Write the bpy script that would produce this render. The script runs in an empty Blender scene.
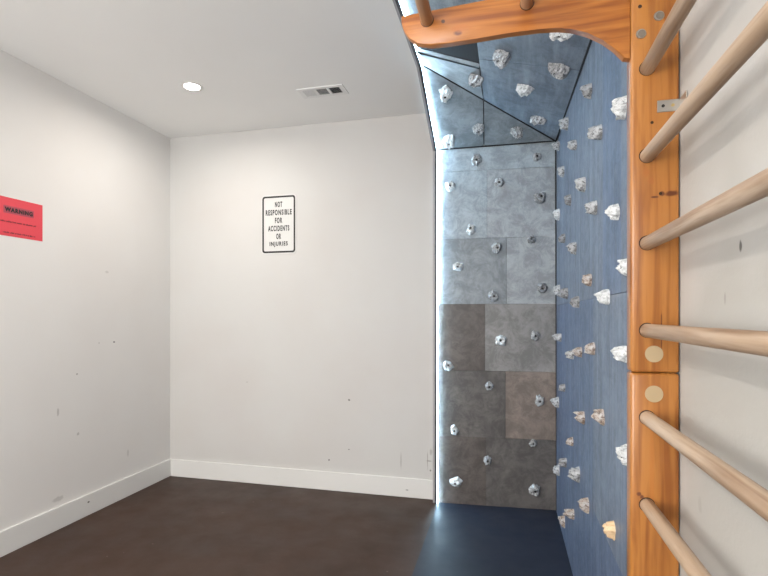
import bpy, bmesh, math, random
from mathutils import Vector, Matrix, noise

SC = bpy.context.scene
COL = SC.collection
R = math.radians

# ------------------------------------------------------------------ camera
CAM = Vector((0.0, 0.0, 1.34))
YAW = R(13.9)
FPX = 493.0
HOR = 315.0
cs, sn = math.cos(YAW), math.sin(YAW)
cd = bpy.data.cameras.new('camera')
cam = bpy.data.objects.new('camera', cd)
COL.objects.link(cam)
cam.location = CAM
cam.rotation_euler = (R(90), 0, YAW)
cd.sensor_width = 36.0
cd.lens = FPX / 768 * 36
cd.shift_y = (HOR - 288) / 768
cd.clip_start = 0.02
SC.camera = cam

# ------------------------------------------------------------------ colour management and light
SC.view_settings.view_transform = 'Standard'
SC.view_settings.look = 'None'
SC.view_settings.gamma = 1
SC.view_settings.use_curve_mapping = False
SC.view_settings.exposure = 0.22
SC.cycles.use_denoising = True
SC.cycles.max_bounces = 8
SC.cycles.diffuse_bounces = 5
SC.cycles.sample_clamp_indirect = 6.0

world = bpy.data.worlds.new('world')
SC.world = world
world.use_nodes = True
world.node_tree.nodes['Background'].inputs[0].default_value = (0.85, 0.92, 1.0, 1)
world.node_tree.nodes['Background'].inputs[1].default_value = 1.0

LED_STRENGTH = 340.0
LED_COLOR = (0.52, 0.79, 1.0, 1)
DOWN_W = 26.0
DOWN_COL = (1.0, 0.93, 0.86)


def area_light(name, loc, rot, sx, sy, w, color):
    ld = bpy.data.lights.new(name, 'AREA')
    ld.shape = 'RECTANGLE'
    ld.size, ld.size_y = sx, sy
    ld.energy = w
    ld.color = color
    o = bpy.data.objects.new(name, ld)
    COL.objects.link(o)
    o.location = loc
    o.rotation_euler = rot
    return o


# fill light added behind the camera to even the room, at two invented windows
area_light('window_daylight', (-1.75, -2.12, 1.55), (R(116), 0, 0), 1.3, 1.3, 112, (1.0, 0.985, 0.965))
area_light('window_daylight', (-0.45, -2.12, 1.55), (R(116), 0, 0), 0.8, 1.3, 42, (1.0, 0.985, 0.965))


# ------------------------------------------------------------------ helpers
def ray(px, py):
    t = (px - 384) / FPX
    v = (HOR - py) / FPX
    return Vector((-sn + cs * t, cs + sn * t, v))


def hit(px, py, P, N):
    D = ray(px, py)
    return CAM + D * ((P - CAM).dot(N) / D.dot(N))


def atY(px, py, Y):
    return hit(px, py, Vector((0, Y, 0)), Vector((0, 1, 0)))


def atX(px, py, X):
    return hit(px, py, Vector((X, 0, 0)), Vector((1, 0, 0)))


def atZ(px, py, Z):
    return hit(px, py, Vector((0, 0, Z)), Vector((0, 0, 1)))


def on_seg(P, Q, px):
    """point of the segment P-Q seen in the image column px"""
    t = (px - 384) / FPX
    N = Vector((cs + t * sn, sn - t * cs, 0))
    a = (P - CAM).dot(N)
    b = (Q - CAM).dot(N)
    return P.lerp(Q, a / (a - b))


def tag(o, label=None, cat=None, group=None, kind=None):
    if label: o['label'] = label
    if cat: o['category'] = cat
    if group: o['group'] = group
    if kind: o['kind'] = kind
    return o


def empty(name, loc, label, cat, group=None):
    o = bpy.data.objects.new(name, None)
    COL.objects.link(o)
    o.location = loc
    o.empty_display_size = 0.1
    return tag(o, label, cat, group)


def make(name, bm, mats, parent=None, origin=None, smooth=None):
    """link bm (world coordinates) as one object; origin = where its own origin goes"""
    org = Vector(origin) if origin is not None else Vector((0, 0, 0))
    base = parent.matrix_world_loc if False else (Vector(parent.location) if parent else Vector((0, 0, 0)))
    if parent and parent.parent:
        base = base + Vector(parent.parent.location)
    shift = base if parent else org
    bmesh.ops.translate(bm, verts=bm.verts, vec=-shift)
    bmesh.ops.recalc_face_normals(bm, faces=bm.faces)
    me = bpy.data.meshes.new(name)
    if smooth is not None:
        for f in bm.faces: f.smooth = True
        for e in bm.edges:
            if len(e.link_faces) == 2 and e.calc_face_angle(0) > R(smooth):
                e.smooth = False
    bm.to_mesh(me)
    bm.free()
    for m in (mats if isinstance(mats, (list, tuple)) else [mats]):
        me.materials.append(m)
    o = bpy.data.objects.new(name, me)
    COL.objects.link(o)
    if parent:
        o.parent = parent
    else:
        o.location = org
    return o


def add_box(bm, lo, hi, bevel=0.0, seg=2):
    lo, hi = Vector(lo), Vector(hi)
    r = bmesh.ops.create_cube(bm, size=1)
    vs = r['verts']
    bmesh.ops.scale(bm, verts=vs, vec=hi - lo)
    bmesh.ops.translate(bm, verts=vs, vec=(lo + hi) / 2)
    if bevel:
        es = list({e for v in vs for e in v.link_edges})
        bmesh.ops.bevel(bm, geom=es, offset=bevel, segments=seg, affect='EDGES', profile=0.5)
    return vs


def add_cyl(bm, a, b, r, seg=24, r2=None, caps=True):
    a, b = Vector(a), Vector(b)
    d = b - a
    r_ = bmesh.ops.create_cone(bm, cap_ends=caps, segments=seg, radius1=r, radius2=r if r2 is None else r2, depth=d.length)
    M = Matrix.Translation((a + b) / 2) @ d.to_track_quat('Z', 'Y').to_matrix().to_4x4()
    bmesh.ops.transform(bm, matrix=M, verts=r_['verts'])
    return r_['verts']


def add_prism(bm, pts, depth_vec, bevel=0.0, seg=2):
    """polygon pts extruded by depth_vec"""
    dv = Vector(depth_vec)
    f0 = [bm.verts.new(p) for p in pts]
    f1 = [bm.verts.new(Vector(p) + dv) for p in pts]
    faces = [bm.faces.new(f0), bm.faces.new(list(reversed(f1)))]
    n = len(pts)
    for i in range(n):
        faces.append(bm.faces.new((f0[i], f1[i], f1[(i + 1) % n], f0[(i + 1) % n])))
    if bevel:
        es = [e for e in faces[0].edges]
        bmesh.ops.bevel(bm, geom=es, offset=bevel, segments=seg, affect='EDGES', profile=0.5)
    return faces


def inset_poly(pts, N, g):
    """shrink a convex planar polygon by g"""
    c = sum((Vector(p) for p in pts), Vector()) / len(pts)
    n = len(pts)
    lines = []
    for i in range(n):
        a, b = Vector(pts[i]), Vector(pts[(i + 1) % n])
        d = (b - a).normalized()
        m = N.cross(d).normalized()
        if m.dot(c - a) < 0: m = -m
        lines.append((a + m * g, d, m))
    out = []
    for i in range(n):
        p0, d0, m0 = lines[i - 1]
        p1, d1, m1 = lines[i]
        den = d0.dot(m1)
        out.append(p0 + d0 * ((p1 - p0).dot(m1) / den))
    return out


# ------------------------------------------------------------------ materials
def new_mat(name):
    m = bpy.data.materials.new(name)
    m.use_nodes = True
    nt = m.node_tree
    return m, nt, nt.nodes['Principled BSDF']


def nd(nt, t, **kw):
    n = nt.nodes.new(t)
    for k, v in kw.items():
        if k == 'inp':
            for i, x in v.items(): n.inputs[i].default_value = x
        else:
            setattr(n, k, v)
    return n


def mix(nt, fac, a, b, mode='MIX'):
    m = nt.nodes.new('ShaderNodeMix')
    m.data_type = 'RGBA'
    m.blend_type = mode
    for i, v in ((0, fac), (6, a), (7, b)):
        if isinstance(v, bpy.types.NodeSocket):
            nt.links.new(v, m.inputs[i])
        elif i == 0:
            m.inputs[0].default_value = v
        else:
            m.inputs[i].default_value = (*v[:3], 1)
    return m.outputs[2]


def ramp(nt, fac, stops):
    r = nt.nodes.new('ShaderNodeValToRGB')
    el = r.color_ramp.elements
    el[0].position, el[1].position = stops[0][0], stops[-1][0]
    for s in stops[1:-1]: el.new(s[0])
    for e, s in zip(el, stops):
        v = s[1]
        e.color = (v, v, v, 1) if isinstance(v, (int, float)) else (*v[:3], 1)
    nt.links.new(fac, r.inputs[0])
    return r.outputs[0]


def coords(nt, scale=(1, 1, 1), loc=(0, 0, 0), rot=(0, 0, 0)):
    tc = nt.nodes.new('ShaderNodeTexCoord')
    mp = nt.nodes.new('ShaderNodeMapping')
    mp.inputs[1].default_value = loc
    mp.inputs[2].default_value = rot
    mp.inputs[3].default_value = scale
    nt.links.new(tc.outputs['Object'], mp.inputs[0])
    return mp.outputs[0]


def noise_tex(nt, vec, scale, detail=4, rough=0.55, dist=0.0):
    n = nt.nodes.new('ShaderNodeTexNoise')
    n.inputs['Scale'].default_value = scale
    n.inputs['Detail'].default_value = detail
    n.inputs['Roughness'].default_value = rough
    n.inputs['Distortion'].default_value = dist
    nt.links.new(vec, n.inputs['Vector'])
    return n.outputs['Fac']


def bump(nt, bsdf, h, strength, dist=0.01):
    b = nt.nodes.new('ShaderNodeBump')
    b.inputs['Strength'].default_value = strength
    b.inputs['Distance'].default_value = dist
    nt.links.new(h, b.inputs['Height'])
    nt.links.new(b.outputs[0], bsdf.inputs['Normal'])


def spots(nt, base, lst):
    """marks of their own shape: lst of (centre, size xyz, colour, amount)"""
    tc = nt.nodes.new('ShaderNodeTexCoord')
    nz = nt.nodes.new('ShaderNodeTexNoise')
    nz.inputs['Scale'].default_value = 60
    nt.links.new(tc.outputs['Object'], nz.inputs['Vector'])
    for c, s, colr, amt in lst:
        mp = nt.nodes.new('ShaderNodeMapping')
        sc = [1.0 / x for x in s]
        mp.inputs[3].default_value = sc
        mp.inputs[1].default_value = [-c[i] * sc[i] for i in range(3)]
        nt.links.new(tc.outputs['Object'], mp.inputs[0])
        ln = nd(nt, 'ShaderNodeVectorMath', operation='LENGTH')
        nt.links.new(mp.outputs[0], ln.inputs[0])
        ad = nd(nt, 'ShaderNodeMath', operation='MULTIPLY_ADD', inp={1: 0.8, 2: -0.4})
        nt.links.new(nz.outputs['Fac'], ad.inputs[0])
        a2 = nd(nt, 'ShaderNodeMath', operation='ADD')
        nt.links.new(ln.outputs['Value'], a2.inputs[0])
        nt.links.new(ad.outputs[0], a2.inputs[1])
        f = ramp(nt, a2.outputs[0], [(0.55, amt), (1.0, 0.0)])
        base = mix(nt, f, base, colr)
    return base


def plaster(name, col, col2, marks=(), rough=0.75, bumpy=0.08):
    m, nt, b = new_mat(name)
    v = coords(nt)
    big = noise_tex(nt, v, 1.3, 3)
    f = ramp(nt, big, [(0.44, 0.0), (0.56, 1.0)] if 'skimmed' in name else [(0.35, 0.0), (0.7, 1.0)])
    c = mix(nt, f, col, col2)
    if marks: c = spots(nt, c, marks)
    nt.links.new(c, b.inputs['Base Color'])
    b.inputs['Roughness'].default_value = rough
    b.inputs['Specular IOR Level'].default_value = 0.3
    bump(nt, b, noise_tex(nt, v, 90, 4), bumpy, 0.004)
    return m


def plain(name, col, rough=0.5, metal=0.0, spec=0.5, emit=None, es=0.0):
    m, nt, b = new_mat(name)
    b.inputs['Base Color'].default_value = (*col, 1)
    b.inputs['Roughness'].default_value = rough
    b.inputs['Metallic'].default_value = metal
    b.inputs['Specular IOR Level'].default_value = spec
    if emit:
        b.inputs['Emission Color'].default_value = emit
        b.inputs['Emission Strength'].default_value = es
    v = coords(nt)
    n = noise_tex(nt, v, 40, 3)
    r = nd(nt, 'ShaderNodeMapRange', inp={3: max(0.02, rough - 0.06), 4: rough + 0.06})
    nt.links.new(n, r.inputs[0])
    nt.links.new(r.outputs[0], b.inputs['Roughness'])
    return m


# geometry constants
XL, XR, YB, YR, ZC = -2.725, 0.386, 3.57, -2.2, 2.815
XS = -0.475                                  # plane of the light strip
XP = 0.334                                   # face of the blue right-hand climbing wall
DK = (0.045, 0.04, 0.035)
GR = (0.30, 0.28, 0.26)


def mk(px, py, wall, s, col=DK, a=0.8):
    if wall == 'L': p = atX(px, py, XL); return ((p.x, p.y, p.z), (0.05, s[0], s[1]), col, a)
    if wall == 'B': p = atY(px, py, YB); return ((p.x, p.y, p.z), (s[0], 0.05, s[1]), col, a)
    if wall == 'R': p = atX(px, py, XR); return ((p.x, p.y, p.z), (0.05, s[0], s[1]), col, a)


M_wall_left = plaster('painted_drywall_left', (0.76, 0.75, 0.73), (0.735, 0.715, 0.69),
    [mk(114, 342, 'L', (.010, .008)), mk(99, 343, 'L', (.006, .005), GR), mk(77, 374, 'L', (.008, .007), GR),
     mk(58, 412, 'L', (.010, .03), GR, .5), mk(58, 499, 'L', (.05, .018), GR, .35), mk(107, 272, 'L', (.02, .01), GR, .3),
     mk(78, 434, 'L', (.012, .012), GR, .5), mk(128, 453, 'L', (.012, .03), GR, .3)])
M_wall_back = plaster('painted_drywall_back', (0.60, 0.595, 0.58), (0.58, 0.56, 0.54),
    [mk(349, 400, 'B', (.010, .009), DK, .7), mk(329, 460, 'B', (.009, .008)), mk(349, 449.5, 'B', (.007, .006)),
     mk(401, 461, 'B', (.004, .07), GR, .75), mk(247, 382, 'B', (.008, .006), GR, .6),
     mk(427.5, 460, 'B', (.003, .085), GR, .8), mk(431, 452, 'B', (.012, .028), GR, .5),
     mk(429, 461, 'B', (.024, .003), DK, .8), mk(430.5, 470.5, 'B', (.006, .008), DK, .9)])
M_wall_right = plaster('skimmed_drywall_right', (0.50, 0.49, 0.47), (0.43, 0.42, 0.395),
    [mk(740.5, 246, 'R', (.006, .012), DK, .8), mk(725, 298, 'R', (.004, .012), GR, .8),
     mk(700, 505, 'R', (.012, .02), GR, .3)], bumpy=0.12)
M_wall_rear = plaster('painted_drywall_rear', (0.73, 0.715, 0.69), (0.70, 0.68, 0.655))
M_ceiling = plaster('ceiling_paint', (0.86, 0.86, 0.845), (0.84, 0.84, 0.825))
M_white = plaster('white_trim_paint', (0.74, 0.735, 0.715), (0.71, 0.705, 0.685),
    [(tuple(atX(88.5, 502, XL + .015)), (.05, .012, .009), DK, .9), (tuple(atY(391, 470, YB - .015)), (.012, .05, .009), DK, .9),
     (tuple(atY(407, 490, YB - .015)), (.012, .05, .006), DK, .6)], rough=0.4, bumpy=0.03)
M_grille = plain('white_enamel', (0.78, 0.78, 0.77), 0.4)
M_darkvoid = plain('black_gap', (0.012, 0.012, 0.013), 0.8)
M_black = plain('black_aluminium', (0.02, 0.02, 0.022), 0.45)
M_greytrim = plain('grey_aluminium', (0.35, 0.35, 0.35), 0.5)
M_steel = plain('zinc_steel', (0.45, 0.43, 0.40), 0.35, 0.9)
M_brass = plain('brass', (0.55, 0.42, 0.18), 0.35, 0.9)
M_boltsteel = plain('black_bolt', (0.015, 0.014, 0.014), 0.5)


def m_floor():
    m, nt, b = new_mat('black_rubber_floor')
    v = coords(nt)
    n = noise_tex(nt, v, 2.2, 4)
    c = mix(nt, ramp(nt, n, [(0.3, 0.0), (0.75, 1.0)]), (0.030, 0.0125, 0.006), (0.050, 0.022, 0.0115))
    # flecks of chalk dust and specks
    vo = nt.nodes.new('ShaderNodeTexVoronoi'); vo.inputs['Scale'].default_value = 9
    nt.links.new(v, vo.inputs['Vector'])
    sp = ramp(nt, vo.outputs['Distance'], [(0.028, 1.0), (0.05, 0.0)])
    gate = ramp(nt, noise_tex(nt, v, 3.1, 2), [(0.48, 0.0), (0.62, 0.8)])
    f = nd(nt, 'ShaderNodeMath', operation='MULTIPLY')
    nt.links.new(sp, f.inputs[0]); nt.links.new(gate, f.inputs[1])
    c = mix(nt, f.outputs[0], c, (0.30, 0.25, 0.21))
    sm = ramp(nt, noise_tex(nt, coords(nt, (3, 8, 1)), 2.0, 6, .7), [(0.55, 0.0), (0.8, 0.35)])
    c = mix(nt, sm, c, (0.085, 0.06, 0.045))
    # alcove floor tinted blue-black: strip light and blue-wall reflection painted into the colour
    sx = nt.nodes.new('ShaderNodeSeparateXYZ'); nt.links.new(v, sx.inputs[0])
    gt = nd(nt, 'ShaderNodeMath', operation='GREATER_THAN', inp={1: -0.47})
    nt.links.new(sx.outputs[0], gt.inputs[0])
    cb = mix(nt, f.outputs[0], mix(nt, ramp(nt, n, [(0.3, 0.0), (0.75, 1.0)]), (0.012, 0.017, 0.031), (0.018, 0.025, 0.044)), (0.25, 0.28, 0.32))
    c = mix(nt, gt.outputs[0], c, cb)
    nt.links.new(c, b.inputs['Base Color'])
    rr = ramp(nt, noise_tex(nt, v, 5, 5), [(0.3, 0.40), (0.7, 0.55)])
    nt.links.new(rr, b.inputs['Roughness'])
    b.inputs['Specular IOR Level'].default_value = 0.42
    bump(nt, b, noise_tex(nt, v, 140, 3), 0.12, 0.002)
    return m


def m_panel(name, col, col2, streak=None, rough=0.45, spec=0.4):
    """mottled painted climbing board"""
    m, nt, b = new_mat(name)
    v = coords(nt)
    n1 = noise_tex(nt, v, 3.0, 5, .65, .4)
    c = mix(nt, ramp(nt, n1, [(0.3, 0.0), (0.72, 1.0)]), col, col2)
    n2 = noise_tex(nt, v, 34, 6, .75)
    c = mix(nt, ramp(nt, n2, [(0.50, 0.0), (0.85, 0.28)]), c, tuple(min(1, x * 1.6) for x in col2))
    n5 = noise_tex(nt, v, 9, 8, .78, .5)
    c = mix(nt, ramp(nt, n5, [(0.42, 0.7), (0.58, 0.0)]), c, tuple(x * .62 for x in col))
    if streak:
        n3 = noise_tex(nt, coords(nt, streak), 1.0, 6, .7)
        c = mix(nt, ramp(nt, n3, [(0.45, 0.0), (0.8, 0.6)]), c, tuple(min(1, x * 1.8) for x in col2))
        n4 = noise_tex(nt, coords(nt, streak, (7, 3, 1)), 1.6, 5, .7)
        c = mix(nt, ramp(nt, n4, [(0.5, 0.0), (0.8, 0.5)]), c, tuple(x * .6 for x in col))
    nt.links.new(c, b.inputs['Base Color'])
    rr = ramp(nt, n2, [(0.3, rough - .08), (0.8, rough + .15)])
    nt.links.new(rr, b.inputs['Roughness'])
    b.inputs['Specular IOR Level'].default_value = spec
    bump(nt, b, n2, 0.12, 0.003)
    return m


G1 = m_panel('grey_board', (0.32, 0.365, 0.395), (0.43, 0.485, 0.52))
G2 = m_panel('grey_board_light', (0.32, 0.345, 0.365), (0.43, 0.465, 0.49))
G3 = m_panel('grey_board_brown', (0.10, 0.092, 0.088), (0.17, 0.157, 0.148))
G4 = m_panel('grey_board_tan', (0.20, 0.165, 0.142), (0.28, 0.232, 0.20))
G5 = m_panel('grey_board_dark_brown', (0.092, 0.079, 0.072), (0.15, 0.127, 0.115))
G6 = m_panel('grey_board_cool', (0.22, 0.245, 0.265), (0.32, 0.35, 0.375))
GD = m_panel('slate_board_dark', (0.22, 0.24, 0.26), (0.32, 0.34, 0.36), (20, 3, 20))
BLUE = m_panel('blue_board', (0.078, 0.112, 0.19), (0.12, 0.16, 0.245), (26, 26, 0.8))
BLUE2 = m_panel('blue_board_pale', (0.112, 0.142, 0.20), (0.165, 0.20, 0.26), (26, 26, 0.8))


def m_wood(name, axis, c1, c2, c3, marks=(), rough=0.3):
    m, nt, b = new_mat(name)
    sc = {'z': (1, 1, 0.06), 'x': (0.06, 1, 1), 'y': (1, 0.05, 1)}[axis]
    v = coords(nt, sc)
    wv = noise_tex(nt, v, 46, 3, .5, .5)
    big = noise_tex(nt, v, 10, 4, .6, 1.2)
    c = mix(nt, ramp(nt, big, [(0.3, 0.0), (0.7, 1.0)]), c1, c2)
    c = mix(nt, ramp(nt, wv, [(0.46, 0.0), (0.66, 0.85)]), c, c3)
    fine = noise_tex(nt, v, 190, 3, .6)
    c = mix(nt, ramp(nt, fine, [(0.55, 0.0), (0.8, 0.4)]), c, c3)
    if marks: c = spots(nt, c, marks)
    nt.links.new(c, b.inputs['Base Color'])
    b.inputs['Roughness'].default_value = rough
    b.inputs['Coat Weight'].default_value = 0.15
    b.inputs['Coat Roughness'].default_value = 0.3
    bump(nt, b, wv, 0.06, 0.002)
    return m


LADY = 1.25
LAD0 = Vector((0.333, LADY, 0.0))                     # base of the ladder thing
KN = (0.10, 0.022, 0.006)


def lm(px, py, s, col=KN, a=0.95):
    p = atY(px, py, LADY) - LAD0
    return ((p.x, p.y, p.z), (s[0], 0.05, s[1]), col, a)


PINE1, PINE2, PINE3 = (0.40, 0.165, 0.036), (0.33, 0.12, 0.022), (0.21, 0.062, 0.009)
M_rail = m_wood('varnished_pine_upright', 'z', PINE1, PINE2, PINE3,
    [lm(672, 193.5, (.016, .008)), lm(662, 193.5, (.007, .007)), lm(654.5, 197, (.009, .003)), lm(661.5, 332, (.002, .055), KN, .85),
     lm(646, 172, (.009, .014), (.33, .10, .02), .55), lm(651, 181, (.008, .01), (.33, .10, .02), .5),
     lm(639, 494, (.006, .006)), lm(642, 497, (.006, .006)), lm(652, 470, (.006, .14), (.40, .13, .02), .45)])
M_arm = m_wood('varnished_pine_arm', 'x', (0.43, 0.165, 0.034), (0.36, 0.12, 0.02), (0.19, 0.048, 0.007),
    [lm(457.5, 32.5, (.013, .008)), lm(443, 21, (.006, .006), (.05, .012, .005)), lm(460, 28, (.03, .012), (.40, .12, .02), .6)])
M_plug = plain('filled_plug', (0.38, 0.285, 0.165), 0.5)
M_rung = m_wood('worn_beech_rung', 'y', (0.36, 0.235, 0.14), (0.50, 0.39, 0.29), (0.22, 0.125, 0.065), rough=0.6)
M_bar = m_wood('worn_brown_bar', 'y', (0.36, 0.20, 0.11), (0.42, 0.25, 0.14), (0.28, 0.13, 0.06), rough=0.5)  # browner than the rungs: shadow on the bars painted into the wood


def m_hold(name, col, col2, dark):
    m, nt, b = new_mat(name)
    v = coords(nt)
    c = mix(nt, ramp(nt, noise_tex(nt, v, 28, 5, .7), [(0.38, 0.0), (0.62, 1.0)]), col, col2)
    c = mix(nt, ramp(nt, noise_tex(nt, v, 75, 5, .75, .6), [(0.48, 0.0), (0.60, 0.9)]), c, dark)
    nt.links.new(c, b.inputs['Base Color'])
    b.inputs['Roughness'].default_value = 0.6
    b.inputs['Specular IOR Level'].default_value = 0.3
    bump(nt, b, noise_tex(nt, v, 90, 5, .7), 0.5, 0.006)
    return m


H = {
 'white': m_hold('chalky_white_resin', (0.80, 0.81, 0.81), (0.68, 0.70, 0.70), (0.34, 0.35, 0.35)),
 'grey': m_hold('speckled_grey_resin', (0.58, 0.59, 0.60), (0.40, 0.41, 0.42), (0.11, 0.11, 0.11)),
 'dark': m_hold('weathered_dark_resin', (0.38, 0.39, 0.40), (0.27, 0.27, 0.28), (0.10, 0.10, 0.10)),
 'tan': m_hold('stained_tan_resin', (0.56, 0.55, 0.54), (0.42, 0.34, 0.28), (0.14, 0.09, 0.065)),  # this and the next: warm light painted into grey-white holds
 'amber': m_hold('amber_resin', (0.88, 0.66, 0.42), (0.80, 0.56, 0.33), (0.70, 0.47, 0.27)),
}

# ------------------------------------------------------------------ setting
bm = bmesh.new(); add_box(bm, (XL - .1, YR - .1, -.1), (XR + .1, YB + .1, 0))
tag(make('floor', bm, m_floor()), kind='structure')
bm = bmesh.new(); add_box(bm, (XL - .1, YR - .1, ZC), (XR + .1, YB + .1, ZC + .1))
tag(make('ceiling', bm, M_ceiling), kind='structure')
bm = bmesh.new(); add_box(bm, (XL - .1, YR - .1, 0), (XL, YB + .1, ZC))
tag(make('wall_left', bm, M_wall_left), kind='structure')
bm = bmesh.new(); add_box(bm, (XL, YB, 0), (XR + .1, YB + .1, ZC))
tag(make('wall_back', bm, M_wall_back), kind='structure')
bm = bmesh.new(); add_box(bm, (XR, YR - .1, 0), (XR + .1, YB, ZC))
tag(make('wall_right', bm, M_wall_right), kind='structure')
# rear wall with two invented openings for the added fill light
bm = bmesh.new()
added_wins = [(-2.4, -1.1), (-0.85, -0.05)]
z0, z1 = 0.9, 2.2
add_box(bm, (XL, YR - .1, 0), (XR, YR, z0)); add_box(bm, (XL, YR - .1, z1), (XR, YR, ZC))
xs = [XL, added_wins[0][0], added_wins[0][1], added_wins[1][0], added_wins[1][1], XR]
for a, b in ((xs[0], xs[1]), (xs[2], xs[3]), (xs[4], xs[5])):
    add_box(bm, (a, YR - .1, z0), (b, YR, z1))
tag(make('wall_rear', bm, M_wall_rear), kind='structure')
M_glass, _nt, _b = new_mat('window_glass')  # glass of the two invented rear windows
_b.inputs['Transmission Weight'].default_value = 1.0
_b.inputs['Roughness'].default_value = 0.02
for i, (a, b) in enumerate(added_wins):
    bm = bmesh.new()
    for lo, hi in (((a, z0), (a + .05, z1)), ((b - .05, z0), (b, z1)), ((a, z0), (b, z0 + .05)), ((a, z1 - .05), (b, z1)),
                   (((a + b) / 2 - .015, z0), ((a + b) / 2 + .015, z1))):
        add_box(bm, (lo[0], YR - .08, lo[1]), (hi[0], YR - .02, hi[1]))
    w = tag(make('window_%d' % (i + 1), bm, M_white), kind='structure')  # invented window, added for the rear fill light
    bm = bmesh.new(); add_box(bm, (a + .04, YR - .055, z0 + .04), (b - .04, YR - .05, z1 - .04))
    make('glass', bm, M_glass, w)

BBH, BBT = 0.141, 0.015
bm = bmesh.new(); add_box(bm, (XL, YR, 0), (XL + BBT, YB, BBH), .003)
tag(make('baseboard_left', bm, M_white), kind='structure')
bm = bmesh.new(); add_box(bm, (XL + BBT, YB - BBT, 0), (-.508, YB, BBH), .003)
tag(make('baseboard_back', bm, M_white), kind='structure')
bm = bmesh.new(); add_box(bm, (XL + BBT, YR, 0), (XR, YR + BBT, BBH), .003)
tag(make('baseboard_rear', bm, M_white), kind='structure')

# ------------------------------------------------------------------ climbing wall geometry
A0 = Vector((XS, 3.51, 0)); A = Vector((XS, 3.51, CAM.z + 1.178))
B0 = Vector((XP, 3.566, 0)); B = Vector((XP, 3.566, CAM.z + 1.193))
C = atX(422, 65, XS)
D = atX(593, 37.5, XP)
ZT = C.z
N2 = (B - C).cross(D - C).normalized()
if N2.z > 0: N2 = -N2
N1 = (B - A).cross(C - A).normalized()
if N1.dot(CAM - A) < 0: N1 = -N1
NB = Vector((B0.y - A0.y, -(B0.x - A0.x), 0)).normalized()
YE = 1.36                                   # near end of the overhang boards


def p2(x, y):                                # point of the sloping overhang plane
    return Vector((x, y, C.z + -(N2.x * (x - C.x) + N2.y * (y - C.y)) / N2.z))


def board(parent, pts, N, mat, t=.016, g=.0007, name='panel'):
    bm = bmesh.new()
    q = inset_poly(pts, N, g)
    add_prism(bm, q, -N * t, bevel=.0006, seg=1)
    return make(name, bm, mat, parent)


# ---- back climbing wall
W1 = empty('climbing_wall', (-.07, 3.53, 0), 'tall grey-brown panelled climbing wall at the back of the alcove', 'climbing wall')


def pb(px, py):
    return hit(px, py, A0, NB)


us = Vector((B0 - A0)).normalized(); WL = (B0 - A0).length
hts = [0.0] + [pb(487, y).z for y in (437.5, 371, 304, 238, 170)]
seamx = [486, 505.5, 485, 506.5, 487, None]
G7 = m_panel('grey_board_warm_mid', (0.215, 0.21, 0.205), (0.30, 0.295, 0.29))
pmat = [(G5, G3), (G3, G4), (G5, G7), (G6, G2), (G1, G2), (G1, G1)]  # real board tones mixed with painted cool strip light above, warm light below
for i in range(6):
    zl = hts[i]
    zlr = zl
    if i < 5: zh, zhr = hts[i + 1], hts[i + 1]
    else: zh, zhr = A.z - .004, B.z - .004
    if seamx[i]:
        u = (pb(seamx[i], 320) - A0).dot(us)
        segs = [(0, u), (u, WL)]
    else:
        segs = [(0, WL)]
    for k, (u0, u1) in enumerate(segs):
        a, b = A0 + us * u0, A0 + us * u1
        h0 = zh + (zhr - zh) * u0 / WL; h1 = zh + (zhr - zh) * u1 / WL
        board(W1, [Vector((a.x, a.y, zl)), Vector((b.x, b.y, zl)), Vector((b.x, b.y, h1)), Vector((a.x, a.y, h0))], NB, pmat[i][k])
bm = bmesh.new()
add_prism(bm, [A0 - NB * .017, B0 - NB * .017, Vector((B.x, B.y, A.z)) - NB * .017, A - NB * .017], Vector((0, .012, 0)))
make('backing', bm, M_darkvoid, W1)
# ---- right climbing wall (blue)
W2 = empty('climbing_wall', (XP + .01, 2.4, 0), 'blue painted panelled climbing wall running along the right behind the wooden ladder', 'climbing wall')
NR = Vector((-1, 0, 0))
YF = 3.545
Y593, Y603, Y621 = atX(593, 400, XP).y, atX(603, 400, XP).y, atX(621, 400, XP).y
for (ya, yb, za, zb, mt) in ((Y593, YF, 0, 1.406, BLUE), (Y603, YF, 1.406, 2.50, BLUE2), (YE - .04, Y593, 0, .57, BLUE),
                             (YE - .04, Y593, .57, 1.406, BLUE2), (Y621, Y603, 1.406, 2.42, BLUE), (YE - .04, Y621, 1.406, 2.38, BLUE2)):
    board(W2, [Vector((XP, ya, za)), Vector((XP, yb, za)), Vector((XP, yb, zb)), Vector((XP, ya, zb))], NR, mt)
bm = bmesh.new(); add_box(bm, (XP + .018, YE - .04, 0), (XP + .030, YF, 2.46))
make('backing', bm, M_darkvoid, W2)
# ---- overhang
W3 = empty('climbing_overhang', (-.07, 2.3, 2.5), 'large sloping slate-blue overhang board under the ceiling with a dark notch', 'climbing wall')
W4 = empty('climbing_overhang', (-.07, 3.2, 2.6), 'triangular grey overhang facet directly above the back climbing wall', 'climbing wall')
S1 = on_seg(A, B, 484); S2 = on_seg(C, B, 483.5)
Am, Cm = A.lerp(C, .60), None
board(W4, [A, S1, S2, C], N1, G6, g=.003)
board(W4, [S1, B, S2], N1, G6, g=.003)
P2 = hit(482, 67.5, C, N2); P1 = hit(425, 52, C, N2)
xs_ = S2.x
Yc = P2.y
seamP = hit(530, 63.5, C, N2)
ysm = seamP.y
P1 = p2(XS, Yc)
PX = p2(S2.x, Yc)
BL2 = m_panel('slate_blue_board', (0.15, 0.185, 0.235), (0.22, 0.265, 0.32), (20, 2, 20))
SLV = m_panel('slate_pale_board', (0.22, 0.235, 0.25), (0.28, 0.295, 0.31))  # paler than its neighbours: grazing strip light painted into the colour
board(W3, [C, P1, PX, S2], N2, SLV, g=.003)
yseam_l = p2(S2.x, ysm + .12)
board(W3, [S2, B, p2(XP, ysm - .06), p2(S2.x, ysm + .10)], N2, BL2, g=.003)
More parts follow.
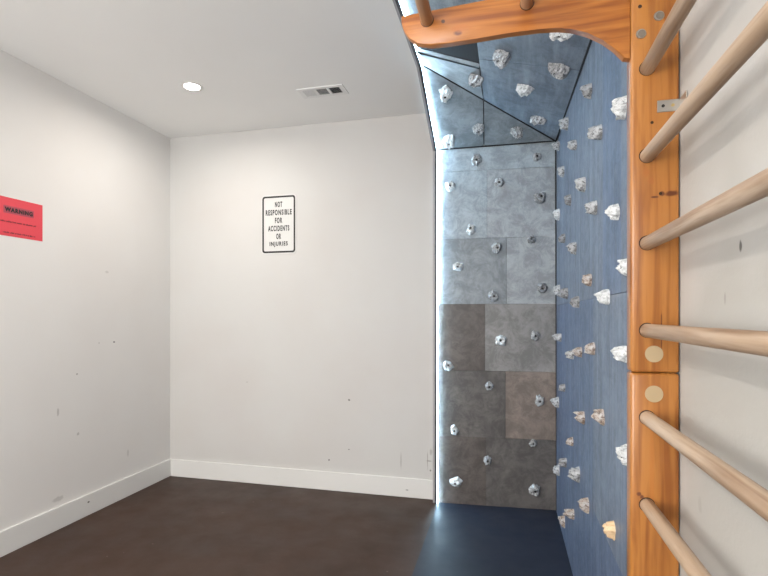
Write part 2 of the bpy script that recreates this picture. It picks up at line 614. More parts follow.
board(W3, [p2(S2.x, ysm + .10), p2(XP, ysm - .06), p2(XP, YE), p2(S2.x, YE)], N2, BL2, g=.003)
# dark boarding above the notch, level with the ceiling, and the two risers of the notch
bm = bmesh.new()
add_box(bm, (XS, YE, ZT), (S2.x, Yc + .03, ZC - .001))
make('ceiling_board', bm, GD, W3)
bm = bmesh.new()
add_prism(bm, [P1 + Vector((0, .012, 0)), PX + Vector((0, .012, 0)), Vector((PX.x, Yc + .012, ZT + .015)), Vector((P1.x, Yc + .012, ZT + .015))], (0, .018, 0))
make('riser', bm, plain('tarred_edge', (.035, .039, .043), .8, spec=.1), W3)  # shade inside the notch painted as near-black colour
bm = bmesh.new()
q = [p2(S2.x, Yc), p2(S2.x, YE), Vector((S2.x, YE, ZT)), Vector((S2.x, Yc, ZT))]
add_prism(bm, [v + Vector((.004, 0, 0)) for v in q], (.015, 0, 0))
make('side_board', bm, GD, W3)
bm = bmesh.new()
add_prism(bm, [p2(S2.x, YE), p2(XP, YE), Vector((XP, YE, ZC - .001)), Vector((S2.x, YE, ZC - .001))], (0, .016, 0))
make('end_board', bm, GD, W3)
# dark backing behind the joints
o1 = -N1 * .017; o2 = -N2 * .017
for par, tri, o, N in ((W4, (A, B, C), o1, N1), (W3, (C, B, p2(XP, YE), p2(S2.x, YE), PX, P1), o2, N2)):
    bm = bmesh.new()
    add_prism(bm, [v + o for v in tri], -N * .006)
    make('backing', bm, M_darkvoid, par)

for par, a, b, r in ((W4, A, B, .0045), (W4, C, B, .006), (W3, B, p2(XP, YE), .005), (W1, B0, B, .004)):  # last bead draws the shade of the upright back corner in black
    bm = bmesh.new(); add_cyl(bm, a + Vector((.002 if par is not W3 else -.002, -.004, 0)), b + Vector((-.004, -.004, 0)), r, 10)
    make('joint_seal', bm, M_darkvoid, par)

# ---- light strip with its black channel, and grey edge trim
path = [(3.51, 0.0), (A.y, A.z), (C.y, C.z), (YE, ZT)]


def offs(n):
    out = []
    nn = []
    for i in range(3):
        dy, dz = path[i + 1][0] - path[i][0], path[i + 1][1] - path[i][1]
        l = math.hypot(dy, dz); dy /= l; dz /= l
        nn.append((-dz, dy) if i == 0 else (-dz, dy))
    for i in range(4):
        if i == 0: m, k = nn[0], 1
        elif i == 3: m, k = nn[2], 1
        else:
            a, b = nn[i - 1], nn[i]
            m = (a[0] + b[0], a[1] + b[1]); l = math.hypot(*m); m = (m[0] / l, m[1] / l)
            k = 1 / (m[0] * a[0] + m[1] * a[1])
        out.append((path[i][0] + m[0] * n * k, path[i][1] + m[1] * n * k))
    return out


def sweep(bm, x0, x1, n0, n1):
    P, Q = offs(n0), offs(n1)
    rings = [[bm.verts.new((x0, p[0], p[1])), bm.verts.new((x1, p[0], p[1])), bm.verts.new((x1, q[0], q[1])), bm.verts.new((x0, q[0], q[1]))]
             for p, q in zip(P, Q)]
    for a, b in zip(rings, rings[1:]):
        for j in range(4):
            bm.faces.new((a[j], a[(j + 1) % 4], b[(j + 1) % 4], b[j]))
    bm.faces.new(rings[0]); bm.faces.new(list(reversed(rings[-1])))


bm = bmesh.new(); sweep(bm, XS - .032, XS - .0165, -.02, .010)
tag(make('trim_1', bm, M_greytrim), kind='structure')
LS = empty('led_strip_light', (XS, 3.5, 0), 'thin bright white light strip in a black channel along the climbing wall edge', 'strip light')
bm = bmesh.new(); sweep(bm, XS - .016, XS - .001, .0, .022)
make('channel', bm, M_black, LS)
M_tape = plain('white_tape', (0.8, 0.8, 0.8), 0.5)
bm = bmesh.new(); sweep(bm, XS - .001, XS + .0002, .003, .013)
make('tape', bm, M_tape, LS)
M_led = plain('white_diode', (0.9, 0.9, 0.9), 0.4, emit=LED_COLOR, es=LED_STRENGTH)
bm = bmesh.new()
pc = offs(.008)
for (a, b) in zip(pc, pc[1:]):
    l = math.hypot(b[0] - a[0], b[1] - a[1]); n = int(l / .0167)
    ang = math.atan2(b[1] - a[1], b[0] - a[0])
    for i in range(n):
        f = (i + .5) / n
        y, z = a[0] + (b[0] - a[0]) * f, a[1] + (b[1] - a[1]) * f
        vs = bmesh.ops.create_cube(bm, size=1)['verts']
        bmesh.ops.scale(bm, verts=vs, vec=(.002, .0055, .0055))
        bmesh.ops.rotate(bm, verts=vs, matrix=Matrix.Rotation(ang, 3, 'X'))
        bmesh.ops.translate(bm, verts=vs, vec=(XS + .0013, y, z))
tag(make('diodes', bm, M_led, LS), kind='stuff')

# ------------------------------------------------------------------ holds
def hold_mesh(seed, w, h, dep, kind):
    """irregular moulded climbing hold, base on z=0, top towards +z, up = +y"""
    rnd = random.Random(seed)
    SEG, RN = 30, 11
    corners = rnd.randint(5, 7)
    ph = rnd.uniform(0, 6.28)
    ca = sorted(ph + (i + rnd.uniform(-.22, .22)) * 2 * math.pi / corners for i in range(corners))
    cr = [rnd.uniform(.82, 1.05) for _ in range(corners)]
    if kind == 'teardrop':
        cr = [c * (1.0 if abs(math.sin(a) + .9) < .5 else .85) for a, c in zip(ca, cr)]
    pts = [Vector((math.cos(a) * r, math.sin(a) * r)) for a, r in zip(ca, cr)]

    def outline(th):
        d = Vector((math.cos(th), math.sin(th)))
        best = 1.0
        for i in range(corners):
            a, b = pts[i], pts[(i + 1) % corners]
            e = b - a
            den = d.x * e.y - d.y * e.x
            if abs(den) < 1e-6: continue
            t = (a.x * e.y - a.y * e.x) / den
            u = (a.x * d.y - a.y * d.x) / den
            if t > 0 and -1e-4 <= u <= 1.0001: best = t; break
        r = best
        if kind == 'teardrop': r *= 1 - .28 * max(0, -math.sin(th)) + .0
        return r

    tx, ty = rnd.uniform(-.35, .35), rnd.uniform(-.1, .5)      # slope of the top
    if kind == 'jug': ty = .75
    bx, by = rnd.uniform(-.12, .12), rnd.uniform(-.12, .15)
    off = Vector((rnd.uniform(0, 50), rnd.uniform(0, 50), seed * 1.7))
    bm = bmesh.new()
    rings = []
    prof = [(0.0, .62), (.10, .62), (.20, .66), (.24, .88), (.36, .97), (.50, 1.0), (.62, .94), (.75, .80), (.86, .58), (.95, .28), (1.0, 0.0)]
    hc = 0
    for k, (r, z) in enumerate(prof):
        ring = []
        for i in range(SEG if r > 0 else 1):
            th = i * 2 * math.pi / SEG
            o = outline(th)
            q = (r if r > .24 else r)
            mixr = min(1, max(0, (r - .2) / .4))
            rad = r * (o * mixr + .9 * (1 - mixr))
            x, y = math.cos(th) * rad + bx * (1 - r), math.sin(th) * rad + by * (1 - r)
            zz = z * (1 + tx * x * min(1, r * 2) + ty * y * min(1, r * 2)) if r > .2 else z
            if kind == 'jug' and r > .3:                       # scooped-out pocket above the lip
                g = math.exp(-((x) ** 2 / .3 + (y - .40) ** 2 / .06))
                zz *= 1 - .55 * g
            nz = noise.noise(Vector((x, y, 0)) * 2.4 + off)
            nz2 = noise.noise(Vector((x, y, 0)) * 6 + off)
            if r > .24 and k < len(prof) - 1:
                zz += (.34 * nz + .22 * nz2 + .14 * noise.noise(Vector((x, y, 0)) * 12 + off)) * min(1, z * 1.3)
            if r > .5:
                x *= 1 + .22 * nz2; y *= 1 + .22 * nz2
            ring.append(bm.verts.new((x * w / 2, y * h / 2, max(0, zz) * dep)))
        rings.append(ring)
    for i in range(SEG):
        bm.faces.new((rings[0][0], rings[1][i], rings[1][(i + 1) % SEG]))
    for a, b in zip(rings[1:], rings[2:]):
        for i in range(SEG):
            j = (i + 1) % SEG
            bm.faces.new((a[i], b[i], b[j], a[j]))
    bm.faces.new(list(reversed(rings[-1])))
    bmesh.ops.recalc_face_normals(bm, faces=bm.faces)
    return bm, (bx * w / 2, by * h / 2, .62 * dep)


def rawmesh(name, bm, mat, ang=28):
    me = bpy.data.meshes.new(name)
    for f in bm.faces: f.smooth = True
    for e in bm.edges:
        if len(e.link_faces) == 2 and e.calc_face_angle(0) > R(ang): e.smooth = False
    bm.to_mesh(me); bm.free()
    me.materials.append(mat)
    return me


BSHARE = None
hold_n = [0]


def hold(px, py, wpx, hpx, P, N, mat, kind, label, group, dep=None, roll=0.0):
    global BSHARE
    seed = hold_n[0] + 11; hold_n[0] += 1
    c0 = hit(px, py, P + N * .018, N)
    d = (c0 - CAM).dot(Vector((-sn, cs, 0)))
    h = hpx * d / FPX
    up = Vector((0, 0, 1)) if abs(N.z) < .8 else Vector((0, 1, 0))
    X = up.cross(N).normalized(); Y = N.cross(X).normalized()
    if abs(N.x) > .9:                                     # right wall, seen almost edge on
        w = h * .85
        dep = dep or max(.030, min(.062, (wpx - FPX * XP / d ** 2 * w) / (FPX * c0.y / d ** 2)))
    else:
        w = wpx * d / FPX / max(.5, abs(N.dot(ray(px, py).normalized())) ** .3)
        if abs(N.z) > .5: h = h * 1.25
        dep = dep or .5 * min(w, h)
    c0 = hit(px, py, P + N * dep * .45, N) 
    c = c0 - N * (c0 - P).dot(N)
    if abs(N.x) > .9:
        c.y = min(c.y, YF - w * .55)
    M = Matrix((X, Y, N)).transposed().to_4x4()
    bm, bp = hold_mesh(seed, w, h, dep, kind)
    o = bpy.data.objects.new('climbing_hold', rawmesh('climbing_hold', bm, H[mat]))
    COL.objects.link(o)
    o.matrix_world = Matrix.Translation(c) @ M @ Matrix.Rotation(roll, 4, 'Z')
    tag(o, label, 'climbing hold', group)
    if BSHARE is None:
        b = bmesh.new()
        bmesh.ops.create_cone(b, cap_ends=True, segments=12, radius1=.0085, radius2=.0075, depth=.006)
        BSHARE = rawmesh('bolt', b, M_boltsteel)
    bo = bpy.data.objects.new('bolt', BSHARE)
    COL.objects.link(bo)
    bo.parent = o
    bo.location = (bp[0], bp[1], bp[2] + .003)
    return o


ORD = ['topmost', 'second down', 'third down', 'fourth down', 'fifth down', 'sixth down', 'seventh down', 'eighth down', 'ninth down', 'tenth down', 'eleventh down', 'twelfth down', 'lowest']
LOOK = {'white': 'chalky white', 'grey': 'speckled grey', 'dark': 'dark grey', 'tan': 'tan-stained', 'amber': 'warm amber'}
KINDW = {'round': 'rounded', 'teardrop': 'teardrop-shaped', 'jug': 'scooped'}

# back wall: columns left / middle / right   (px, py, w, h, colour, kind)
cols_back = {
 'the back wall column beside the light strip': [(450, 186, 12, 13, 'white', 'round'), (458, 267, 12, 11, 'white', 'jug'), (447.7, 366, 12, 12, 'white', 'round'),
          (454, 430.5, 10, 12, 'white', 'jug'), (455.5, 483, 13, 13, 'white', 'jug')],
 'the middle column of the back wall': [(476.4, 159.5, 12, 13, 'grey', 'round'), (499, 182, 12, 14, 'grey', 'teardrop'), (471, 229, 12, 12, 'white', 'round'),
          (497, 247.5, 11, 12, 'grey', 'round'), (493.5, 296, 11, 14, 'grey', 'round'), (501, 341, 13, 14, 'white', 'round'),
          (489, 387, 12, 13, 'grey', 'teardrop'), (487.5, 460.7, 10, 11, 'grey', 'round')],
 'the right column of the back wall': [(537, 157, 11, 12, 'grey', 'teardrop'), (540.4, 197.3, 14, 13, 'dark', 'round'), (531.5, 239.5, 11, 12, 'dark', 'teardrop'),
          (542.5, 288, 11, 12, 'dark', 'round'), (536, 336, 11, 13, 'grey', 'round'), (539.4, 401, 10, 12, 'grey', 'round'),
          (533.4, 444, 10, 11, 'grey', 'teardrop'), (535, 490.6, 14, 14, 'grey', 'round')]}


def ordn(i, n):
    return 'lowest' if i == n - 1 else ORD[i]


for cname, lst in cols_back.items():
    for i, (x, y, w, h, m_, k) in enumerate(lst):
        hold(x, y, w, h, A0, NB, m_, k, '%s %s hold, %s in %s' % (LOOK[m_], KINDW[k], ordn(i, len(lst)), cname),
             'holds on the grey back climbing wall')
# lower facet of the overhang
for (x, y, w, h, m_, k, lab) in (
    (445, 95.3, 14, 15, 'white', 'jug', 'chalky white scooped hold high beside the light strip on the lower overhang facet'),
    (448.8, 142, 13, 13, 'white', 'round', 'chalky white hold low beside the light strip just above the back wall joint'),
    (478.4, 130, 12, 11, 'grey', 'jug', 'grey scooped hold left of the vertical seam on the lower overhang facet'),
    (516.6, 133, 13, 12, 'grey', 'teardrop', 'grey hold right of the vertical seam on the lower overhang facet')):
    hold(x, y, w, h, A, N1, m_, k, lab, 'holds on the overhang')
for (x, y, w, h, m_, k, lab) in (
    (475, 80.6, 13, 13, 'grey', 'round', 'grey hold on the narrow bright overhang strip beside the dark notch'),
    (501, 58.4, 15, 15, 'grey', 'round', 'rounded grey overhang hold just right of the dark notch'),
    (525, 90, 16, 12, 'white', 'teardrop', 'pale pointed hold in the middle of the upper overhang panel'),
    (537.5, 120.6, 14, 10, 'grey', 'jug', 'flat grey hold near the lower tip of the upper overhang panel'),
    (559, 71, 19, 14, 'grey', 'round', 'broad rough grey hold near the right edge of the overhang'),
    (561, 34.4, 20, 12, 'white', 'round', 'broad pale hold highest on the overhang, under the curved wooden arm')):
    hold(x, y, w, h, C, N2, m_, k, lab, 'holds on the overhang')
# right wall
cols_right = {
 'blue wall column nearest the corner': [(564.5, 123.4, 9, 14, 'grey', 'round'), (556.5, 146, 7, 12, 'grey', 'round'), (561.5, 171.8, 7, 15, 'grey', 'teardrop'),
   (557, 214.2, 6, 14, 'white', 'round'), (562.3, 239, 7, 11, 'dark', 'round'), (557.5, 291, 5, 12, 'grey', 'round'), (564.6, 293, 8, 13, 'dark', 'round'),
   (558, 338, 8, 13, 'grey', 'teardrop'), (562.3, 388.5, 7, 12, 'dark', 'teardrop'), (556, 402.3, 7, 12, 'grey', 'round'), (563.3, 462.5, 8, 14, 'dark', 'teardrop'),
   (556.8, 470, 6, 12, 'grey', 'round'), (562, 521, 6, 14, 'tan', 'jug')],
 'second blue wall column from corner': [(573, 146, 9, 15, 'grey', 'teardrop'), (581, 184.8, 11, 18, 'grey', 'round'), (568, 200, 7, 14, 'dark', 'round'),
   (572.7, 248, 9, 15, 'grey', 'round'), (575.3, 302.6, 10, 16, 'dark', 'teardrop'), (578.4, 352.8, 9, 15, 'tan', 'teardrop'), (570.6, 354.6, 6, 12, 'grey', 'round'),
   (580.5, 418, 10, 14, 'tan', 'jug'), (570, 442, 8, 13, 'tan', 'teardrop'), (575.3, 474, 11, 15, 'grey', 'round'), (570, 514, 10, 12, 'tan', 'jug')],
 'third blue wall column from corner': [(587, 92, 12, 20, 'grey', 'teardrop'), (596, 133, 15, 23, 'grey', 'teardrop'), (591.5, 208.2, 13, 16, 'grey', 'round'),
   (587.3, 280, 11, 17, 'tan', 'teardrop'), (604, 297.3, 14, 18, 'white', 'round'), (590.4, 349, 11, 14, 'tan', 'round'), (599, 416.5, 13, 20, 'tan', 'jug'),
   (584, 505, 12, 18, 'tan', 'jug')],
 'blue wall column beside the ladder': [(620, 108, 14, 26, 'white', 'round'), (613.6, 212.4, 14, 22, 'white', 'teardrop'), (625, 267.6, 9, 24, 'white', 'jug'),
   (621, 354.6, 14, 24, 'white', 'teardrop'), (624.5, 456, 9, 26, 'white', 'round'), (609, 529, 14, 25, 'amber', 'jug')]}
PR = Vector((XP, 2, 1))
for cname, lst in cols_right.items():
    for i, (x, y, w, h, m_, k) in enumerate(lst):
        hold(x, y, w, h, PR, NR, m_, k, '%s %s hold, %s in %s' % (LOOK[m_], KINDW[k], ordn(i, len(lst)), cname),
             'holds on the blue right climbing wall')

# ------------------------------------------------------------------ wooden ladder with pull-up arms
LD = empty('stall_bar_ladder', LAD0, 'orange pine wall ladder with pale round rungs and curved pull-up arms, beside the right wall', 'ladder')
X0, X1, TH = 0.2815, 0.384, 0.045
ZJ = atY(654, 373, LADY).z
ZTOP = 2.33
M_rail2 = M_rail
for yy in (LADY, 0.30):
    for za, zb in ((0.0, ZJ - .0006), (ZJ + .0006, ZTOP)):
        bm = bmesh.new(); add_box(bm, (X0, yy, za), (X1, yy + TH, zb), .007, 3)
        make('upright', bm, M_rail, LD, smooth=40)
RX = 0.3165
RZ = [atY(647, 243.3, LADY).z + k * .2015 for k in range(-6, 4)]
RZ = [z for z in RZ if .1 < z < 2.2]
M_hole = plain('shadowed_hole', (0.035, 0.016, 0.008), 0.9)
RR = 0.0158
for z in RZ:
    bm = bmesh.new()
    n = 14
    ya, yb = .31, LADY + .02
    prev = None
    rnd = random.Random(int(z * 1000))
    for i in range(n + 1):
        f = i / n
        y = yb + (ya - yb) * f
        r = RR * (1 + .012 * math.sin(f * 9 + z * 7))
        ring = [bm.verts.new((RX + math.cos(a) * r, y, z + math.sin(a) * r)) for a in [j * math.pi / 14 for j in range(28)]]
        if prev:
            for j in range(28):
                bm.faces.new((prev[j], prev[(j + 1) % 28], ring[(j + 1) % 28], ring[j]))
        else:
            bm.faces.new(ring)
        prev = ring
    bm.faces.new(prev)
    rg = make('rung', bm, M_rung, LD, smooth=40)
    bm = bmesh.new()
    add_cyl(bm, (RX - .0006, LADY - .0006, z + .0008), (RX - .0006, LADY + .001, z + .0008), RR + .0016, 28)
    make('socket', bm, M_hole, rg)

# pull-up arms
prof = [(401, 15.6), (400.8, 21), (403, 29), (408.5, 37), (417, 42.5), (430, 44.3), (450, 42.3), (480, 37.5), (510, 32.3), (540, 28.4), (558, 27.3),
        (573, 28.6), (588, 32.5), (603, 39.5), (615, 48), (624, 57)]
pts = [atY(x, y, LADY) for x, y in prof]
tl, tr = atY(401, 15.6, LADY), atY(478, 0.5, LADY)
k = (tr.z - tl.z) / (tr.x - tl.x)
pts.append(Vector((X0, LADY, pts[-1].z - .004)))
pts.append(Vector((X0, LADY, tl.z + k * (X0 - tl.x))))
b1, b2 = atY(427, 20, LADY), atY(527, 3, LADY)
for yy in (LADY, .30):
    bm = bmesh.new()
    add_prism(bm, [Vector((p.x, yy + (.002 if yy == LADY else 0), p.z)) for p in pts], (0, .020, 0), bevel=.003, seg=2)
    make('pull_up_arm', bm, M_arm, LD, smooth=30)
for b in (b1, b2):
    bm = bmesh.new(); add_cyl(bm, (b.x, LADY + .012, b.z), (b.x, .31, b.z), .0155, 28)
    pbar = make('pull_up_bar', bm, M_bar, LD, smooth=40)
    bm = bmesh.new(); add_cyl(bm, (b.x, LADY + .001, b.z), (b.x, LADY + .003, b.z), .0170, 28)
    make('socket', bm, M_hole, pbar)
# filled plugs, screw holes, barrel nuts
for (px, py) in ((654, 354), (654, 394)):
    p = atY(px, py, LADY)
    bm = bmesh.new(); add_cyl(bm, (p.x, LADY - .0012, p.z), (p.x, LADY + .004, p.z), .0192, 32)
    make('plug', bm, M_plug, LD)
for (px, py, r) in ((640, 6.5, .0042), (652, 122.5, .0035), (660.5, 193.5, .0035)):
    p = atY(px, py, LADY)
    bm = bmesh.new(); add_cyl(bm, (p.x, LADY - .0005, p.z), (p.x, LADY + .002, p.z), r, 16)
    make('screw_hole', bm, M_hole, LD)
M_core = plain('dull_nut_core', (.16, .13, .10), .6)
for (px, py) in ((641, 34), (659, 16)):
    p = atY(px, py, LADY)
    bm = bmesh.new()
    bmesh.ops.create_cone(bm, cap_ends=True, segments=24, radius1=.0115, radius2=.0105, depth=.003)
    bmesh.ops.rotate(bm, verts=bm.verts, matrix=Matrix.Rotation(R(90), 3, 'X'))
    bmesh.ops.translate(bm, verts=bm.verts, vec=(p.x, LADY - .001, p.z))
    nut = make('barrel_nut', bm, M_steel, LD, smooth=30)
    bm = bmesh.new(); add_cyl(bm, (p.x + .001, LADY - .0032, p.z), (p.x + .001, LADY, p.z), .0082, 20)
    make('nut_socket', bm, M_core, nut)
# angle bracket to the wall
p0, p1 = atY(657, 101, LADY), atY(677, 111, LADY)
bm = bmesh.new()
add_box(bm, (p0.x, LADY - .0022, p1.z), (X1 + .0005, LADY - .0002, p0.z), .0006, 1)
add_box(bm, (X1 - .0015, LADY - .045, p1.z), (X1 + .0005, LADY - .0022, p0.z), .0006, 1)
bk = make('angle_bracket', bm, M_steel, LD)
for dx in (.012, .032):
    bm = bmesh.new(); add_cyl(bm, (p0.x + dx, LADY - .0035, (p0.z + p1.z) / 2), (p0.x + dx, LADY - .002, (p0.z + p1.z) / 2), .0035, 14)
    make('screw', bm, M_boltsteel if dx < .02 else M_brass, bk)

# ------------------------------------------------------------------ ceiling lights
M_lens = plain('lit_lens', (1, 1, 1), 0.4, emit=(1.0, 0.93, 0.84, 1), es=30.0)
M_ring = plain('white_ring', (0.78, 0.77, 0.75), 0.45)
p = atZ(192, 86.5, ZC)


def downlight(x, y, label, group, watt):
    r = empty('recessed_ceiling_light', (x, y, ZC), label, 'ceiling light', group)
    bm = bmesh.new()
    N_ = 40
    prof_ = [(.048, 0.0), (.050, -.003), (.066, -.0035), (.070, -.001), (.070, 0.0)]
    rings = [[bm.verts.new((x + math.cos(a) * q, y + math.sin(a) * q, ZC + z)) for a in [j * 2 * math.pi / N_ for j in range(N_)]] for q, z in prof_]
    for a, b in zip(rings, rings[1:]):
        for j in range(N_):
            bm.faces.new((a[j], a[(j + 1) % N_], b[(j + 1) % N_], b[j]))
    make('trim_ring', bm, M_ring, r, smooth=40)
    bm = bmesh.new(); add_cyl(bm, (x, y, ZC - .0022), (x, y, ZC - .0005), .048, 40)
    make('lens', bm, M_lens, r)
    ld = bpy.data.lights.new('downlight_lamp', 'AREA')
    ld.shape = 'DISK'; ld.size = .09; ld.energy = watt; ld.color = DOWN_COL; ld.spread = R(170)
    o = bpy.data.objects.new('downlight_lamp', ld)
    COL.objects.link(o)
    o.parent = r; o.location = (0, 0, -.005)
    return r


downlight(p.x, p.y, 'small round recessed ceiling light glowing warm white near the left corner', None, 9)
for (x, y, w_, pw) in ((-.45, 1.75, 'above the pull-up arms in front of the climbing alcove', 17), (-1.55, .75, 'over the middle of the left wall', 21),
                   (-1.1, -1.2, 'near the rear windows', 14)):
    downlight(x, y, 'small round recessed ceiling light ' + w_, None, pw)

# ------------------------------------------------------------------ ceiling register
v0 = atZ(297.3, 90, ZC); v1 = atZ(340.5, 83, ZC); v2 = atZ(349.5, 92.5, ZC); v3 = atZ(305, 98.5, ZC)
vx0, vx1 = (v0.x + v3.x) / 2, (v1.x + v2.x) / 2
vy0, vy1 = (v3.y + v2.y) / 2, (v0.y + v1.y) / 2
print('VENT', vx0, vx1, vy0, vy1)
if vy0 > vy1: vy0, vy1 = vy1, vy0
VT = empty('air_vent', ((vx0 + vx1) / 2, (vy0 + vy1) / 2, ZC), 'white rectangular three-section air register in the ceiling', 'air vent')
f = .024
bm = bmesh.new()
zt, zb = ZC, ZC - .006
fx = f * 1.3
ix0, ix1 = vx0 + fx, vx1 - fx
L = ix1 - ix0
d1, d2 = ix0 + L * .33, ix0 + L * .68
add_box(bm, (vx0, vy0, zb), (vx1, vy0 + f, zt)); add_box(bm, (vx0, vy1 - f, zb), (vx1, vy1, zt))
for xa, xb in ((vx0, ix0), (ix1, vx1), (d1 - .008, d1 + .008), (d2 - .008, d2 + .008)):
    add_box(bm, (xa, vy0 + f, zb), (xb, vy1 - f, zt))
make('frame', bm, M_grille, VT)
bm = bmesh.new(); add_box(bm, (ix0, vy0 + f, ZC - .0006), (ix1, vy1 - f, ZC - .0001))
make('duct_opening', bm, M_darkvoid, VT)


def slats(x0, x1, y0, y1, along, n, ang):
    bm = bmesh.new()
    for i in range(n):
        g = (i + .5) / n
        vs = bmesh.ops.create_cube(bm, size=1)['verts']
        if along == 'x':
            bmesh.ops.scale(bm, verts=vs, vec=(x1 - x0, .0065, .0007))
            bmesh.ops.rotate(bm, verts=vs, matrix=Matrix.Rotation(R(ang), 3, 'X'))
            bmesh.ops.translate(bm, verts=vs, vec=((x0 + x1) / 2, y0 + (y1 - y0) * g, ZC - .004))
        else:
            bmesh.ops.scale(bm, verts=vs, vec=(.0065, y1 - y0, .0007))
            bmesh.ops.rotate(bm, verts=vs, matrix=Matrix.Rotation(R(ang), 3, 'Y'))
            bmesh.ops.translate(bm, verts=vs, vec=(x0 + (x1 - x0) * g, (y0 + y1) / 2, ZC - .004))
    make('louvers', bm, M_grille, VT)


slats(ix0, d1 - .008, vy0 + f, vy1 - f, 'y', 9, -20)
slats(d1 + .008, d2 - .008, vy0 + f, vy1 - f, 'x', 9, 25)
slats(d2 + .008, ix1, vy0 + f, vy1 - f, 'y', 8, 60)

# ------------------------------------------------------------------ signs
def text_bm(s, size, sx=1.0, bold=0.0, sp=1.22):
    cu = bpy.data.curves.new('t', 'FONT')
    cu.body = s; cu.size = size; cu.space_character = sp; cu.align_x = 'CENTER'; cu.align_y = 'CENTER'; cu.offset = bold; cu.extrude = 0.0004
    cu.resolution_u = 4
    o = bpy.data.objects.new('t', cu)
    COL.objects.link(o)
    dg = bpy.context.evaluated_depsgraph_get()
    me = bpy.data.meshes.new_from_object(o.evaluated_get(dg))
    bm = bmesh.new(); bm.from_mesh(me)
    bpy.data.objects.remove(o); bpy.data.meshes.remove(me); bpy.data.curves.remove(cu)
    xs = [v.co.x for v in bm.verts]; ys = [v.co.y for v in bm.verts]
    bmesh.ops.translate(bm, verts=bm.verts, vec=(-(min(xs) + max(xs)) / 2, -(min(ys) + max(ys)) / 2, 0))
    bmesh.ops.scale(bm, verts=bm.verts, vec=(sx, 1, 1))
    return bm, (max(xs) - min(xs)) * sx, max(ys) - min(ys)


def rrect(w, h, r, n=7):
    out = []
    for cx, cy, a0 in ((w / 2 - r, h / 2 - r, 0), (-w / 2 + r, h / 2 - r, 90), (-w / 2 + r, -h / 2 + r, 180), (w / 2 - r, -h / 2 + r, 270)):
        for i in range(n + 1):
            a = R(a0 + 90 * i / n)
            out.append((cx + r * math.cos(a), cy + r * math.sin(a)))
    return out


M_signwhite = plain('white_sign_face', (0.66, 0.66, 0.645), 0.35)
M_ink = plain('black_ink', (0.015, 0.015, 0.015), 0.5)
sc_ = atY(278.8, 224.4, YB)
SG = empty('wall_sign', (sc_.x, YB, sc_.z), 'white sign with black border and accident disclaimer in black capitals on the back wall', 'sign')
SW, SH = .298, .464
MS = Matrix.Translation(SG.location) @ Matrix.Rotation(R(90), 4, 'X')
MS = Matrix.Translation(Vector(SG.location)) @ Matrix(((1, 0, 0, 0), (0, 0, -1, 0), (0, 1, 0, 0), (0, 0, 0, 1)))


def put(bm, M, name, mat, par, sm=None):
    bmesh.ops.transform(bm, matrix=M, verts=bm.verts)
    return make(name, bm, mat, par, smooth=sm)


bm = bmesh.new(); add_prism(bm, [(x, y, .0005) for x, y in rrect(SW, SH, .028)], (0, 0, .002))
put(bm, MS, 'plate', M_signwhite, SG)
bm = bmesh.new()
o_, i_ = rrect(SW - .016, SH - .016, .022), rrect(SW - .044, SH - .044, .012)
z_ = .0031
a_ = [bm.verts.new((x, y, z_)) for x, y in o_]; b_ = [bm.verts.new((x, y, z_)) for x, y in i_]
for i in range(len(a_)):
    j = (i + 1) % len(a_)
    bm.faces.new((a_[i], a_[j], b_[j], b_[i]))
r_ = bmesh.ops.extrude_face_region(bm, geom=bm.faces[:])
bmesh.ops.translate(bm, verts=[v for v in r_['geom'] if isinstance(v, bmesh.types.BMVert)], vec=(0, 0, -.0004))
put(bm, MS, 'border', M_ink, SG)
lh = .0615
widths = {'NOT': .062, 'RESPONSIBLE': .222, 'FOR': .062, 'ACCIDENTS': .182, 'OR': .042, 'INJURIES': .155}
for i, wd in enumerate(['NOT', 'RESPONSIBLE', 'FOR', 'ACCIDENTS', 'OR', 'INJURIES']):
    bm, w, h = text_bm(wd, .06, 1.0, .0022, 1.28)
    bmesh.ops.scale(bm, verts=bm.verts, vec=(widths[wd] / w, .044 / h, 1))
    bmesh.ops.translate(bm, verts=bm.verts, vec=(0, .157 - i * .0628, .0033))
    put(bm, MS, 'lettering', M_ink, SG)

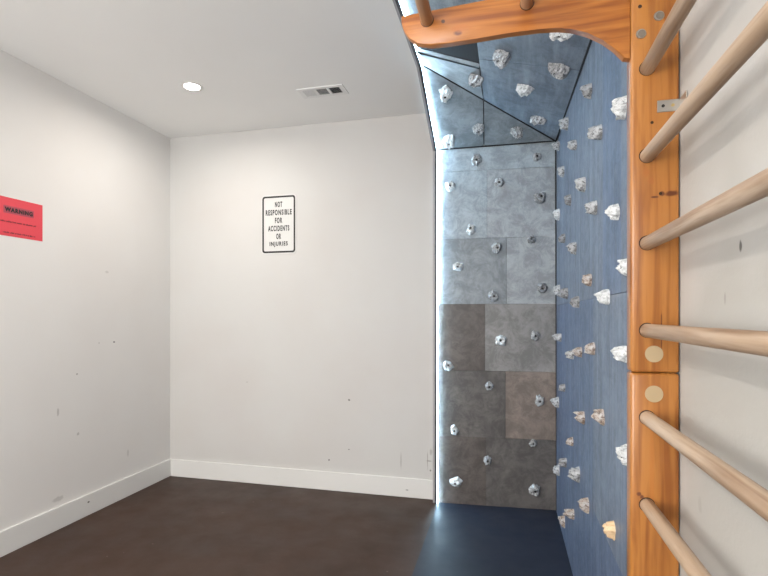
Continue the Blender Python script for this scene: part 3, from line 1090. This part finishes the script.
# red notice on the left wall
c1 = atX(42.4, 205.4, XL); c2 = atX(42.4, 241.5, XL)
RW, RH = .279, c1.z - c2.z
cy, cz = c1.y - RW / 2, (c1.z + c2.z) / 2
NT = empty('warning_notice', (XL, cy, cz), 'red paper notice headed WARNING in a black box, stuck on the left wall', 'notice')
MN = Matrix.Translation(Vector((XL, cy, cz))) @ Matrix(((0, 0, 1, 0), (1, 0, 0, 0), (0, 1, 0, 0), (0, 0, 0, 1)))
M_red = plain('red_paper', (0.72, 0.062, 0.085), 0.55)
M_redd = plain('grey_red_halftone', (0.42, 0.07, 0.10), 0.6)
bm = bmesh.new(); add_prism(bm, [(-RW / 2, -RH / 2, .0004), (RW / 2, -RH / 2, .0004), (RW / 2, RH / 2, .0004), (-RW / 2, RH / 2, .0004)], (0, 0, .0006))
put(bm, MN, 'paper', M_red, NT)


def nx(px): return atX(px, 215, XL).y - cy
def nz_(px, py): return atX(px, py, XL).z - cz


w0, w1 = nx(4.5), nx(32.5)
wc, wz = (w0 + w1) / 2, nz_(18, 211.5)
bm = bmesh.new(); add_prism(bm, [(x + wc, y + wz, .0011) for x, y in rrect(w1 - w0 + .014, .043, .005)], (0, 0, .0002))
put(bm, MN, 'heading_box', M_redd, NT)
bm, w, h = text_bm('WARNING', .04, 1, .0022)
bmesh.ops.scale(bm, verts=bm.verts, vec=((w1 - w0) / w, .026 / h, 1))
bmesh.ops.translate(bm, verts=bm.verts, vec=(wc, wz, .0018))
put(bm, MN, 'lettering', M_ink, NT)
rnd = random.Random(5)
for (xa, xb, yy) in ((nx(-1), nx(36), nz_(18, 223.4)), (nx(3), nx(34.5), nz_(18, 234.2))):
    bm = bmesh.new()
    x = xa
    left = rnd.randint(2, 6)
    while x < xb:
        if left == 0:
            x += .005; left = rnd.randint(2, 8); continue
        hh = rnd.choice((.0072, .0072, .006))
        add_box(bm, (x, yy - .0036, .0011), (x + .0014, yy - .0036 + hh, .0014))
        if rnd.random() < .7: add_box(bm, (x, yy + rnd.choice((-.0036, 0, .0024)), .0011), (x + .0042, yy + rnd.choice((-.0022, .0014, .0036)) + .0012, .0014))
        if rnd.random() < .5: add_box(bm, (x + .003, yy - .0036, .0011), (x + .0044, yy + .0036, .0014))
        x += .006; left -= 1
    put(bm, MN, 'small_print', M_ink, NT)
